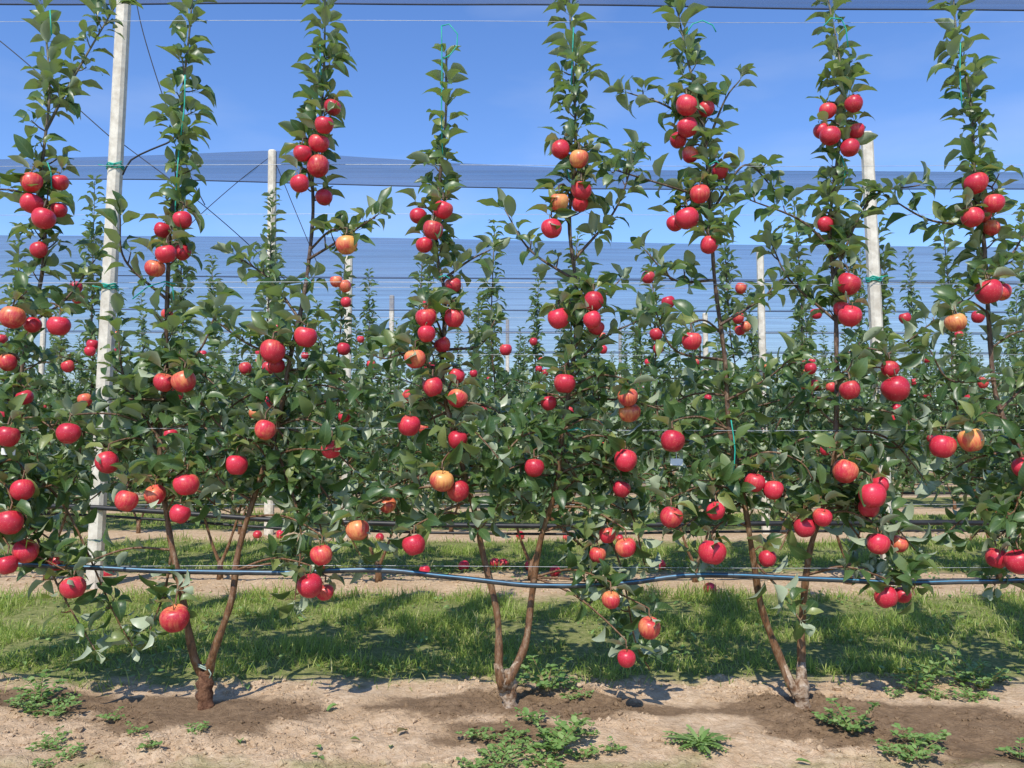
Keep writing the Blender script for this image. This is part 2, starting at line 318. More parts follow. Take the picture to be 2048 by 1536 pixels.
for it in range(30):
    for i in range(len(apples)):
        for j in range(i):
            a,b=apples[i],apples[j]; dv=a[0]-b[0]; mn=(a[1]+b[1])*.98
            if dv.length<mn:
                s=(mn-dv.length)*.5; sg=1 if dv.y>=0 else -1
                a[0].y+=sg*s*1.2; b[0].y-=sg*s*1.2; a[0].x+=s*.2*(1 if dv.x>0 else -1)
# ------------------------------------------------------------------ front trees
LD={1:[(-165,1390),(-135,1250),(-60,1050),(0,900),(42,760),(68,630),(85,500),(90,350),(95,200),(93,100),(90,10)],
2:[(408,1355),(395,1320),(362,1190),(335,1060),(325,900),(325,760),(335,600),(345,450),(352,330),(368,200),(378,80),(385,-60)],
3:[(415,1352),(432,1305),(457,1200),(480,1100),(515,980),(550,850),(585,720),(608,580),(622,440),(632,330),(640,200),(650,50),(655,-90)],
4:[(1010,1375),(998,1340),(990,1230),(970,1100),(945,1020),(915,900),(890,760),(885,600),(875,500),(880,380),(885,250),(898,110)],
5:[(1018,1370),(1045,1290),(1065,1190),(1085,1080),(1105,980),(1130,860),(1145,740),(1150,600),(1145,450),(1148,300),(1145,150),(1140,-60)],
6:[(1592,1385),(1560,1330),(1530,1220),(1505,1120),(1485,1000),(1465,860),(1445,720),(1430,560),(1425,420),(1400,250),(1375,100),(1340,-60)],
7:[(1600,1375),(1603,1250),(1625,1100),(1655,970),(1675,850),(1675,720),(1665,600),(1665,450),(1675,300),(1680,150),(1650,-60)],
8:[(2185,1385),(2150,1250),(2100,1080),(2045,930),(2000,800),(1975,660),(1968,500),(1955,350),(1935,200),(1915,60),(1905,-80)],
9:[(-175,1385),(-190,1250),(-200,1000),(-190,700),(-195,400),(-190,100),(-190,-40)],
10:[(2195,1385),(2215,1250),(2225,1000),(2215,700),(2225,400),(2215,100),(2205,-40)]}
BARE={1:[(570,700),(262,300)],2:[(545,610)],3:[(410,560),(600,650)],4:[(530,600),(655,730)],5:[(480,560)],6:[(500,740)],7:[(640,820)],8:[(600,900)]}
LAT={1:[((92,260),(150,150),(232,10)),((70,640),(130,600),(190,520)),((20,870),(110,850),(190,870)),((-20,960),(60,1050),(120,1180),(190,1300)),((0,920),(120,1000),(230,1230),(265,1290)),((-60,1050),(30,1090),(130,1140)),((-30,1000),(60,980),(150,960))],
2:[((330,900),(250,760),(235,640)),((325,760),(400,700),(440,600)),((335,600),(250,520),(240,430)),((325,950),(240,960),(180,1000)),((345,1090),(330,1180),(300,1260)),((328,800),(240,800),(190,830)),((325,860),(400,850),(450,900)),((326,830),(260,880),(200,900)),((326,1000),(390,980),(430,1010)),((328,740),(390,740),(430,770))],
3:[((615,520),(680,480),(755,430)),((600,640),(540,560),(470,510)),((585,720),(500,690),(430,640)),((550,850),(640,880),(730,960)),((550,850),(660,1000),(720,1110)),((545,870),(600,1050),(590,1200)),((540,890),(450,860),(400,800)),((500,1000),(440,960),(410,900)),((580,740),(650,740),(720,790)),((525,950),(600,960),(670,1000)),((570,780),(500,790),(440,830)),((530,930),(620,1000),(650,1090))],
4:[((885,560),(940,520),(980,500)),((890,700),(960,690),(990,640)),((900,820),(820,860),(790,900)),((915,900),(830,960),(760,1000)),((940,1000),(850,1040),(800,1090)),((900,800),(990,820),(1020,880)),((920,930),(1000,940),(1040,1000)),((890,740),(820,720),(770,680))],
5:[((1150,560),(1060,500),(1010,420)),((1148,520),(1230,420),(1270,310)),((1145,740),(1200,680),(1280,640)),((1140,800),(1240,800),(1330,820)),((1130,860),(1250,1000),(1290,1130)),((1120,900),(1230,1100),(1270,1280),(1300,1340)),((1110,950),(1040,960),(960,1060)),((1095,1030),(1150,1080),(1230,1150)),((1150,650),(1200,600),(1240,560)),((1130,860),(1050,870),(1000,920)),((1120,900),(1200,920),(1290,960)),((1115,930),(1190,990),(1270,1030))],
6:[((1405,260),(1330,210),(1255,185)),((1410,300),(1450,200),(1480,160)),((1425,400),(1330,370),(1230,340)),((1425,420),(1490,330),(1550,380)),((1430,560),(1350,560),(1290,500)),((1445,720),(1350,700),(1310,620)),((1465,860),(1380,880),(1300,900)),((1480,960),(1400,1030),(1350,1060)),((1440,650),(1520,600),(1560,560)),((1455,800),(1530,760),(1580,720)),((1505,1120),(1560,1180),(1600,1240)),((1475,920),(1550,900),(1600,950)),((1485,1000),(1430,1060),(1400,1120))],
7:[((1665,500),(1600,440),(1500,400)),((1665,560),(1740,400),(1840,370)),((1670,640),(1580,560),(1540,480)),((1675,760),(1790,700),(1870,640)),((1675,850),(1780,880),(1850,960)),((1660,960),(1760,1020),(1830,1100)),((1675,800),(1590,800),(1540,880)),((1665,960),(1790,1100),(1830,1190)),((1650,980),(1590,1040),(1560,1100)),((1672,870),(1600,880),(1550,930)),((1675,820),(1760,820),(1830,840)),((1655,980),(1700,1050),(1740,1100))],
8:[((1962,450),(1860,440),(1770,390)),((1970,560),(2030,500),(2060,430)),((1990,760),(1900,760),(1860,700)),((2030,900),(1940,920),(1880,960)),((2045,950),(2010,1080),(1990,1170)),((2000,820),(2060,760),(2100,700)),((2060,960),(1960,1010),(1900,1060)),((2070,1000),(2000,1020),(1940,1080))],9:[],10:[]}
RADS=[.018,.0135,.0105,.0082,.0058,.0022]
def wob(pts,seed): return [sv(u+6*math.sin(i*2.3+seed),v,ROW0+.03*math.sin(i*1.3+seed)) for i,(u,v) in enumerate(pts)]
trees_def=[("apple tree with short forked trunk and rough brown graft union",(410,1400),(2,3),0),
("apple tree with forked trunk and pale swollen graft union",(1017,1398),(4,5),1),
("apple tree with forked trunk and pale graft union in damp soil",(1603,1415),(6,7),1),
("apple tree with leaning leader full of red apples",(-170,1405),(1,9),0),
("apple tree with bowed leader, red and yellow apples",(2190,1405),(8,10),1)]
PTS={k:smoothline(wob(v,k),.03) for k,v in LD.items()}
own={k:[] for k in LD}
for a in apples:
    k=min(PTS,key=lambda q:min(abs(p.x-a[0].x)+.6*abs(p.z-a[0].z-.04) for p in PTS[q])); own[k].append(a)
for ti,(lab,foot,lds,pale) in enumerate(trees_def):
    T=Tree(); base=sv(foot[0],foot[1],ROW0); base.z=0
    root=link("apple_tree",None); root.empty_display_size=.2; root.location=base
    props(root,lab,"tree","apple trees trained on trellis wires")
    for k in lds:
        bz=[(sv(0,b,ROW0).z,sv(0,a,ROW0).z) for a,b in BARE.get(k,[])]
        T.leader(wob(LD[k],k),RADS,zlow=.67 if k not in(5,6) else .63,dens=.88,L=.084,lat=(.6,1.2),latstep=.115,latlen=(.1,.27),bare=bz,droop=.5)
        for path in LAT[k]:
            low=path[0][1]>600
            dy=U(-.15,.12); pp=[sv(u,v,ROW0+dy*i/(len(path)-1)) for i,(u,v) in enumerate(path)]
            T.shoot(pp,r0=.006,r1=.0025,sp=.024 if low else .026,L=.086,spurs=.30 if low else .24,start=.2)
        for (c,r,b) in own[k]:
            top=c+Vector((0,0,r*.75)); q=min(PTS[k],key=lambda p:(p-top).length+(.0 if p.z>.45 else 3)); dist=(q-top).length
            if dist>.09:
                mid=(q+top)*.5+Vector((0,.02,.05)); pk=top+Vector((0,.01,.035))
                T.shoot([q,mid,pk,top+Vector((0,0,.012))],r0=.005,r1=.0028,sp=.042,L=.085,start=.35,spurs=.25)
            else: T.br.tube([q,(q+top)*.5+Vector((0,0,.02)),top+Vector((0,0,.012))],[.004,.0035,.003],5,caps=False)
            ax=Vector((U(-.4,.4),U(-.1,.4),1)).normalized()
            for i in range(3): T.leaf(top+Vector((0,.008,.015)),ax,i*2.1+U(-.4,.4),math.radians(U(50,95)),U(.06,.09))
    lf=cull(T.lf,[(c,r) for c,r,b in apples])
    lf=[l for l in lf if l[0].z>.16]
    o=link("crown",mkleaves("crown",lf,MLEAF),root); o.location=-base
    o=link("trunk",T.tr.mesh("trunk",[MBARK]),root); o.location=-base
    g=MB(); j=sv(foot[0]+(2 if ti else 0),foot[1]-58,ROW0); pts=smoothline([base+Vector((.004,0,-.04)),base+Vector((.002,0,.02)),base+Vector((-.002,0,.06)),j],.012); n=len(pts)
    g.tube(pts,[float(np.interp(i/(n-1),[0,.35,.6,.8,1],[.032,.025,.029,.031,.018]))*(1+.13*math.sin(i*2.1)) for i in range(n)],14)
    if pale:
        for k in lds:
            pk=PTS[k][:4]; g.tube([j-Vector((0,0,.03)),pk[0],pk[2],pk[3]],[.020,.021,.0175,.0150],10)
    for q in g.v:
        nv=noise.noise(q*28)*.009; c0=base; dx=Vector((q.x-c0.x,q.y-c0.y,0)); 
        if dx.length>1e-4: q+=dx.normalized()*nv
    me=g.mesh("graft_union",[MGRAFT]); o=link("graft_union",me,root); o.location=-base; o.color=(pale,pale,pale,1)
    if ti==0:
        c=sv(foot[0]+3,foot[1]-66,ROW0); h=MB()
        for q in range(2): h.tube([c+Vector((.028*math.cos(a),.025*math.sin(a),.007*q+.006*math.sin(2*a))) for a in np.linspace(0,6.28,16)],.003,5)
        h.tube([c+Vector((.015,-.025,0)),c+Vector((.028,-.032,-.015)),c+Vector((.022,-.032,-.03))],.0025,5)
        o=link("tree_tie",h.mesh("tree_tie",[MGTIE]),root); o.location=-base
# ------------------------------------------------------------------ apple mesh
def apple_mesh(nr=20,ns=30,name="apple",seed=0):
    vs=[];fs=[]
    for i in range(1,nr):
        th=math.pi*i/nr
        for k in range(ns):
            ph=2*math.pi*k/ns; lob=1+.045*math.cos(5*ph+seed)*(th/math.pi)**2+.03*math.cos(2*ph+seed*2)+.02*math.cos(3*ph+seed)
            rho=math.sin(th)**.92*(1.0+.10*math.cos(th))*lob
            z=1.02*math.cos(th)-.27*math.exp(-(th/.36)**2)+.17*math.exp(-((math.pi-th)/.3)**2)+.035*math.cos(ph+seed)*rho
            vs.append((rho*math.cos(ph),rho*math.sin(ph),z))
    vs.append((0,0,1.02-.32)); vs.append((0,0,-1.02+.22)); t,b=len(vs)-2,len(vs)-1
    for i in range(nr-2):
        for k in range(ns):
            k2=(k+1)%ns; fs.append((i*ns+k,(i+1)*ns+k,(i+1)*ns+k2,i*ns+k2))
    for k in range(ns):
        k2=(k+1)%ns; fs.append((t,k,k2)); fs.append((b,(nr-2)*ns+k2,(nr-2)*ns+k))
    S=.042; me=bpy.data.meshes.new(name); me.from_pydata([(x*S,y*S,z*S) for x,y,z in vs],[],fs); me.materials.append(MAPPLE)
    me.polygons.foreach_set("use_smooth",[True]*len(fs)); me.update(); return me
AM=[apple_mesh(seed=s) for s in (0,1.7,3.1,4.4)]; AML=apple_mesh(10,14)
h=MB(); h.tube([(0,0,.026),(.001,0,.040),(.004,.001,.056)],[.0016,.0015,.0024],5); SM=h.mesh("stem",[MSTEM])
def blab(b): return "ripe deep red apple" if b<.2 else "red apple with orange streaks" if b<.5 else "orange-yellow apple with red blush"
for (c,r,b) in apples:
    o=link("apple",random.choice(AM)); o.location=c; s=r/.042; o.scale=(s,s,s*U(.9,1.0)); o.rotation_euler=(U(-.4,.4),U(-.4,.4),U(0,6.28)); b2=b+U(-.05,.10); o.color=(b2,b2,b2,1)
    props(o,blab(b)+" hanging among leaves on trellised tree","apple","apples hanging on the trees")
    link("stem",SM,o)
# ------------------------------------------------------------------ background rows
def bgtree(seed):
    random.seed(seed); T=Tree()
    for sgn in (-1,1):
        x1=sgn*.265; top=2.52+U(-.30,.15)
        pts=[Vector((0,0,.1)),Vector((sgn*.06,0,.25)),Vector((sgn*.13,U(-.03,.03),.5)),Vector((sgn*.2,0,.85)),Vector((x1+U(-.03,.03),U(-.04,.04),1.3)),Vector((x1+U(-.04,.04),0,1.75)),Vector((x1+U(-.06,.06),U(-.04,.04),top))]
        T.leader(pts,[r*.7 for r in RADS],zlow=.36,lat=(.40,1.4),latstep=.056,latlen=(.12,.35),L=.084,step=.034,ycap=.3,hid=.9,droop=.6)
    T.tr.tube([(0,0,-.03),(0,0,.06),(0,0,.13)],[.025,.021,.018],8)
    T.lf=[l for l in T.lf if l[0].z>.24]
    return T
bgs=[]
for s in range(5):
    T=bgtree(100+s); bgs.append((mkleaves("crown",T.lf,MLEAFB,TS_LO),T.tr.mesh("trunk",[MBARK])))
far=[]
for s in range(3):
    T=bgtree(200+s); lf=[l for i,l in enumerate(T.lf) if i%2==0]; lf=[(p,d,n,L*1.4) for p,d,n,L in lf]
    me=mkleaves("apple_tree",lf,MLEAFB,[(0,.1),(.45,1),(1,.05)]); me.materials.append(MBARK)
    bm=bmesh.new(); bm.from_mesh(me); n0=len(bm.faces); bm.from_mesh(T.tr.mesh("tmp",[MBARK])); bm.faces.ensure_lookup_table()
    for f in bm.faces[n0:]: f.material_index=1
    bm.to_mesh(me); bm.free(); far.append(me)
random.seed(5); nt_tree=0; rowtrees={}
for i in range(1,13):
    y=rowy(i); half=.602*y+ (1.0 if i<5 else .8); x=-half+U(0,.6); rowtrees[i]=[]
    while x<half:
        sx=random.choice((-1,1)); rz=0 if sx>0 else math.pi; z=U(.94,1.06); p=Vector((x,y+U(-.05,.05),0))
        if i<=5:
            e=link("apple_tree",None); e.location=p; e.rotation_euler=(0,0,rz); e.scale=(1,1,z); v=random.choice(bgs)
            for nm,me in zip(("crown","trunk"),v): link(nm,me,e)
        else:
            e=link("apple_tree",random.choice(far)); e.location=p; e.rotation_euler=(0,0,rz); e.scale=(1,1,z)
        props(e,"slender two-stemmed apple tree in a further orchard row","tree","apple trees in the further rows"); rowtrees[i].append(p); nt_tree+=1
        x+=1.06+U(-.08,.08)
print("bg trees",nt_tree)
for i,cnt in ((1,62),(2,46),(3,20),(4,8)):
    for k in range(cnt):
        y=rowy(i); x=U(-.6,.6)*y*1.02; t=min(rowtrees[i],key=lambda p:abs(p.x-x)); sg=random.choice((-1,1)); z=U(.85,2.0) if i<3 else U(.7,1.9)
        o=link("apple",AML); o.location=(t.x+sg*min(.265,z*.28)+U(-.10,.10),t.y-U(.10,.22),z); o.scale=(U(.8,1.05),)*3; b=random.choice((.05,.1,.2,.4,.6)); o.color=(b,b,b,1)
        o.rotation_euler=(U(-.3,.3),U(-.3,.3),U(0,6)); props(o,blab(b)+" on a tree in a further row","apple","apples hanging on the trees")
# ------------------------------------------------------------------ ground
def gh(x,y):
    if y>14 or abs(x)>12 or y<-3: return 0.0
    v=Vector((x,y,0)); f=(y-ROW0+SP*4)/SP%1; dirt=1.0 if (f<.14 or f>.78) else .35
    h=.024*noise.noise(v*1.7)+.016*noise.noise(v*6)*dirt
    if y<4:
        m=.2+.85*max(0,min(1,.45+1.8*noise.noise(Vector((x*2.3,y*2.3,31)))))
        h+=(.012*noise.noise(v*15)+.011*noise.noise(v*32)+.006*noise.noise(v*70))*dirt*m
    return h
def axis(segs):
    out=[]
    for a,b,s in segs:
        n=max(1,int(round((b-a)/s))); out+=[a+(b-a)*k/n for k in range(n)]
    out.append(segs[-1][1]); return out
xs=axis([(-900,-60,210),(-60,-12,8),(-12,-2.6,.4),(-2.6,2.6,.013),(2.6,12,.4),(12,60,8),(60,900,210)])
ys=axis([(-60,-4,8),(-4,2,.4),(2,3.6,.011),(3.6,8,.09),(8,14,.4),(14,60,6),(60,1500,160)])
WET=[(gr(420,1430),.46,.15),(gr(230,1405),.3,.09),(gr(980,1410),.46,.10),(gr(1180,1420),.3,.10),(gr(1600,1415),.34,.09),(gr(1850,1455),.55,.15),(gr(2050,1490),.4,.18),(gr(90,1395),.38,.09),(gr(1000,1460),.22,.08)]
def wetf(x,y):
    if y>3.6 or y<1.8: return .0
    m=0; j=.35*noise.noise(Vector((x*4,y*4,8)))
    for c,a,b in WET: m=max(m,1.2-(math.hypot((x-c.x)/a,(y-c.y)/(b*1.35))+j)*.75)
    return max(0,min(.95,m+.4*noise.noise(Vector((x*6,y*9,3)))))
V=[];Wt=[]
for y in ys:
    for x in xs: V.append((x,y,gh(x,y))); Wt.append(wetf(x,y))
nx=len(xs); fs=[(j*nx+i,j*nx+i+1,(j+1)*nx+i+1,(j+1)*nx+i) for j in range(len(ys)-1) for i in range(nx-1)]
me=bpy.data.meshes.new("ground"); me.from_pydata(V,[],fs); at=me.attributes.new("wet",'FLOAT','POINT'); at.data.foreach_set("value",Wt)
me.polygons.foreach_set("use_smooth",[True]*len(fs)); me.materials.append(MGROUND); me.update(); props(link("ground",me),kind="structure",label="dry crumbly orchard soil with grassy alleys",cat="ground")
MH=simple("far_hill",(0.10,0.15,0.14),.9,(0.08,0.12,0.12),.02)
V=[];fs=[]; n=80
for i in range(n+1):
    x=-900+1800*i/n; hh=9+14*abs(noise.noise(Vector((i*.13,2,0))))
    V+= [(x,700,-1),(x,760,hh),(x,900,hh*.6)]
for i in range(n):
    for j in range(2): fs.append((i*3+j,i*3+3+j,i*3+4+j,i*3+1+j))
me=bpy.data.meshes.new("hills"); me.from_pydata(V,[],fs); me.materials.append(MH); props(link("hills",me),kind="structure",label="low hazy hills on the horizon",cat="hills")
ico=[(0,0,1),(.894,0,.447),(.276,.851,.447),(-.724,.526,.447),(-.724,-.526,.447),(.276,-.851,.447),(.724,.526,-.447),(-.276,.851,-.447),(-.894,0,-.447),(-.276,-.851,-.447),(.724,-.526,-.447),(0,0,-1)]
icf=[(0,1,2),(0,2,3),(0,3,4),(0,4,5),(0,5,1),(1,6,2),(2,7,3),(3,8,4),(4,9,5),(5,10,1),(2,6,7),(3,7,8),(4,8,9),(5,9,10),(1,10,6),(6,11,7),(7,11,8),(8,11,9),(9,11,10),(10,11,6)]
V=[];fs=[];wv=[]
def clod(x,y,s):
    b=len(V); wt=wetf(x,y); z=gh(x,y)
    for p in ico:
        j=U(.65,1.25); V.append((x+p[0]*s*j,y+p[1]*s*j,z+p[2]*s*j*.7+s*.15)); wv.append(wt)
    fs.extend([tuple(b+q for q in f) for f in icf])
for k in range(15000):
    x=U(-2.2,2.2); y=U(2.2,3.45); n_=noise.noise(Vector((x*2.3,y*2.3,31)))
    if n_<U(-.30,.35): continue
    q=R(); clod(x,y,U(.002,.006) if q<.86 else U(.006,.012) if q<.985 else U(.012,.02))
for k in range(1200): clod(U(-4,4),U(5.2,6.1),U(.004,.014))
me=bpy.data.meshes.new("soil_clods"); me.from_pydata(V,[],fs); at=me.attributes.new("wet",'FLOAT','POINT'); at.data.foreach_set("value",wv); me.materials.append(MGROUND); me.update()
props(link("soil_clods",me),kind="stuff",label="crumbled clods of dry soil",cat="soil clods")
# ------------------------------------------------------------------ grass
def grass(y0,y1,half,n,hs,name,thin=1.0):
    X=rng.uniform(-half,half,n); Y=rng.uniform(y0-.2,y1+.2,n); P=[];S=[]
    for x,y in zip(X,Y):
        q=noise.noise(Vector((x*2.2,y*2.2,1)))+.7*noise.noise(Vector((x*7,y*7,4)))
        edge=min(y-y0,y1-y)+.24*noise.noise(Vector((x*4,y*2,7)))
        if edge<0 and R()>.08+.3*max(0,1+edge*12): continue
        if q<U(-.55,.2): continue
        P.append((x,y,gh(x,y)-.004)); S.append(.65+.7*max(q,-.5)+ (.3 if 0<edge<.12 else 0))
    P=np.array(P); m=len(P); S=np.array(S); L=S*rng.uniform(hs[0],hs[1],m)
    az=rng.uniform(0,6.28,m); tl=rng.uniform(.05,.85,m); D=np.stack([np.cos(az)*tl,np.sin(az)*tl,np.ones(m)],1); N=np.stack([-np.cos(az),-np.sin(az),tl],1)
    me=leafmesh(name,P,D,N,L,rng.uniform(.0028,.0055,m)*thin,rng.uniform(.2,1.8,m),np.zeros(m),MGRASS,TS_GR,(-1,1),0)
    props(link(name,me),kind="stuff",label="sunlit tufted grass between orchard rows",cat="grass")
grass(3.50,5.12,3.9,80000,(.04,.105),"grass")
grass(6.15,7.65,5.4,40000,(.05,.10),"grass",1.5)
grass(8.75,10.2,7.2,18000,(.05,.11),"grass",2.2)
m_=5200; P=[]
for k in range(m_):
    if k<2400: x,y=U(-3.5,3.5),U(3.45,5.15)
    else: x,y=U(-4,4),U(5.65,6.35)
    if noise.noise(Vector((x*3,y*3,20)))<U(-.1,.3): continue
    P.append((x,y,gh(x,y)+U(.005,.03)))
m_=len(P); az=rng.uniform(0,6.28,m_); D=np.stack([np.cos(az),np.sin(az),rng.uniform(.1,.9,m_)],1); N=np.stack([np.zeros(m_),np.zeros(m_),np.ones(m_)],1)+rng.uniform(-.3,.3,(m_,3))
me=leafmesh("ground_cover",P,D,N,rng.uniform(.015,.04,m_),rng.uniform(.012,.022,m_),rng.uniform(.1,1,m_),rng.uniform(0,.4,m_),MWEED,TS_RD)
props(link("ground_cover",me),kind="stuff",label="low clover-like broadleaf ground cover",cat="ground cover")
# ------------------------------------------------------------------ weeds
def weed(seed,nst=11,ln=(.06,.13),up=.5,ls=(.014,.024)):
    random.seed(seed); b=MB(); lf=[]
    for k in range(nst):
        a=2*math.pi*k/nst+U(-.3,.3); l=U(*ln); u_=U(.15,up); d=Vector((math.cos(a),math.sin(a),u_))
        pts=smoothline([Vector((0,0,0)),d*l*.5+Vector((0,0,.01)),d*l],.016); b.tube(pts,[.0014]*len(pts),4,caps=False)
        for i in range(1,len(pts)):
            ax=(pts[i]-pts[i-1]).normalized()
            for s_ in (-1,1):
                x,y=perp(ax); dd=(ax*.6+x*s_+Vector((0,0,U(0,.6)))).normalized(); lf.append((pts[i]+dd*.004,dd,Vector((U(-.4,.4),U(-.4,.4),1)),U(*ls)))
        for j in range(4): 
            a2=U(0,6.28); dd=Vector((math.cos(a2),math.sin(a2),.7)).normalized(); lf.append((pts[-1],dd,Vector((0,0,1)),U(*ls)))
    n=len(lf); L=np.array([l[3] for l in lf])
    me=leafmesh("weed_plant",[l[0] for l in lf],[l[1] for l in lf],[l[2] for l in lf],L,L*.68,rng.uniform(.1,.9,n),rng.uniform(0,.4,n),MWEED,TS_RD)
    return me,b.mesh("stem",[MWSTEM])
weeds=[weed(1,10,(.05,.12),.6,(.015,.026)),weed(2,11,(.05,.1),.7,(.015,.026)),weed(3,8,(.05,.10),1.5,(.02,.034)),weed(4,7,(.04,.08),1.1,(.016,.028))]
random.seed(9); lf=[]
for k in range(18):
    a=k*2.4; d=Vector((math.cos(a),math.sin(a),U(.2,.7))).normalized(); L=U(.06,.11)
    for t in np.linspace(.15,1,7):
        side=Vector((-d.y,d.x,0)); p=d*L*t-Vector((0,0,.25*L*t*t))
        for s_ in (-1,1): lf.append((p,(side*s_+d*.5).normalized(),Vector((0,0,1)),.018*(1.1-.5*t)))
    lf.append((d*.01,d,Vector((0,0,1)),L))
L=np.array([l[3] for l in lf]); n=len(lf)
ros=leafmesh("weed_plant",[l[0] for l in lf],[l[1] for l in lf],[l[2] for l in lf],L,np.where(L>.04,.014,L*.6),rng.uniform(.2,.6,n),rng.uniform(0,.3,n),MWEED,TS_RD)
random.seed(21)
WP=[(960,1470,0),(1010,1500,1),(1070,1490,0),(1130,1480,1),(1090,1525,0),(1170,1510,1),(1000,1530,0),(1060,1450,3),(1230,1505,3),(1095,1395,2),(1140,1390,3),(950,1525,1),(1030,1470,3),(1110,1505,2),(1150,1400,0),(1180,1480,3),
(1830,1385,2),(1790,1395,3),(1870,1395,0),(1925,1375,2),(1965,1385,2),(2000,1365,3),(1660,1450,3),(1705,1465,2),(1800,1505,0),(1840,1490,1),(2040,1505,3),(1850,1370,2),(1945,1400,0),(1830,1520,1),
(60,1420,2),(110,1425,0),(130,1400,3),(40,1410,3),(100,1490,1),(140,1515,3),(270,1470,3),(225,1440,3),(395,1470,3),(300,1505,3),(90,1530,3),(1040,1385,3),(80,1400,2)]
for (u,v,k) in WP:
    g=gr(u,v); me,stm=weeds[k]; s=U(.55,.92)*(1 if k!=3 else .8)
    o=link("weed_plant",me); o.location=(g.x,g.y,gh(g.x,g.y)-.003); o.scale=(s,s,s); o.rotation_euler=(0,0,U(0,6.28))
    props(o,"low purslane-like weed sprawling on bare soil" if k<2 else "small upright green weed growing on soil","weed","weeds on the bare soil"); link("stem",stm,o)
g=gr(1400,1495); o=link("weed_plant",ros); o.location=(g.x,g.y,gh(g.x,g.y)); o.scale=(1.05,)*3; props(o,"flat rosette weed with toothed leaves on soil","weed","weeds on the bare soil")
for (u,v,c) in [(675,1418,0),(795,1468,1),(700,1490,0),(640,1505,0),(620,1515,0),(495,1375,0),(480,1495,0),(1590,1522,0),(780,1495,0)]:
    g=gr(u,v); L=U(.035,.055); me=leafmesh("fallen_leaf",[(0,0,0)],[(1,0,.1)],[(U(-.2,.2),U(-.2,.2),1)],[L],[L*.5],[U(.3,1.2)],[U(.2,.7)],MDRY if c else MWEED)
    o=link("fallen_leaf",me); o.location=(g.x,g.y,gh(g.x,g.y)+.012); o.rotation_euler=(0,0,U(0,6.28)); props(o,"fallen green apple leaf lying on soil" if not c else "withered brown apple leaf lying on soil","leaf","fallen leaves on the soil")
for (u,v) in [(928,1140),(990,1138),(1007,1139),(1060,1141),(1420,1191),(515,1075),(1135,1083),(215,1152),(1040,1080),(760,1078),(560,1078),(1240,1085),(850,1150),(1110,1150),(1320,1140),(640,1140)]:
    g=gr(u,v); o=link("apple",AML); o.location=(g.x,g.y,gh(g.x,g.y)+.034); o.rotation_euler=(U(0,3),U(0,3),U(0,6)); b=U(.1,.4); o.color=(b,b,b,1); o.scale=(.95,)*3
    props(o,"fallen red apple lying on the ground","apple","fallen apples on the ground")
# ------------------------------------------------------------------ posts
def post(p0,p1,wd,label,ties=()):
    b=MB(); c=.22; n=14; sec=[(1,1-2*c),(1-2*c,1),(-1+2*c,1),(-1,1-2*c),(-1,-1+2*c),(-1+2*c,-1),(1-2*c,-1),(1,-1+2*c)]
    h=wd/2
    for i in range(n+1):
        t=i/n; q=p0.lerp(p1,t); s=h*(1-.12*t)*(1+U(-.012,.012))
        for a,bb in sec: b.v.append(q+Vector((a*s,bb*s,0)))
    for a,bb in sec: b.v.append(p1+Vector((a*h*.7,bb*h*.7,.012)))
    m=8
    for i in range(n+1):
        for k in range(m): b.f.append((i*m+k,i*m+(k+1)%m,(i+1)*m+(k+1)%m,(i+1)*m+k)); b.mi.append(0)
    b.f.append(tuple((n+1)*m+k for k in range(m))); b.mi.append(0)
    o=link("concrete_post",b.mesh("concrete_post",[MCONC],False)); props(o,label,"post","concrete trellis posts")
    for z in ties:
        t=(z-p0.z)/(p1.z-p0.z); q=p0.lerp(p1,t); hh=MB()
        for k in range(3):
            s=h*(1-.12*t)*1.12; hh.tube([q+Vector((a*s*1.02,bb*s*1.02,(k-1)*.012+(.008 if j%2 else -.004))) for j,(a,bb) in enumerate(sec+sec[:1])],.004,5)
        hh.tube([q+Vector((-.02,-h*1.15,0)),q+Vector((.03,-h*1.4,.01)),q+Vector((.07,-h*1.4,.02))],.0035,5)
        hh.tube([q+Vector((.02,-h*1.15,0)),q+Vector((-.03,-h*1.4,-.01)),q+Vector((-.08,-h*1.4,.0))],.0035,5)
        link("wire_tie",hh.mesh("wire_tie",[MTEAL]),o)
d=rowy(1)-.25
a=sv(188,1165,d); a.z=-.05; t=sv(248,0,d); t=a+(t-a)*1.06
post(a,t,.088,"tall slightly leaning pale concrete post with teal ties",[sv(0,335,d).z,sv(0,575,d).z])
d=rowy(1)-.12; a=sv(1778,1170,d); a.z=-.05; post(a,sv(1733,268,d),.080,"pale concrete post with flat top among trees",[sv(0,560,d).z])
d=rowy(2); a=sv(538,1075,d); a.z=-.05; post(a,sv(545,303,d),.085,"concrete post holding up the hail net",[])
POSTS=[(698,515,2,.075),(1520,500,2,.072),(1410,628,3,.07),(1015,640,7,.1),(90,590,5,.1),(1905,600,6,.1),(1240,655,8,.1),(784,592,5,.1)]
for u,v,i,wd in POSTS:
    d=rowy(i)-(.2 if i==2 and u<1000 else 0); t=sv(u,v,d); a=Vector((t.x*1.005,d,-.05)); post(a,t,wd,"slim white concrete post in a further orchard row")
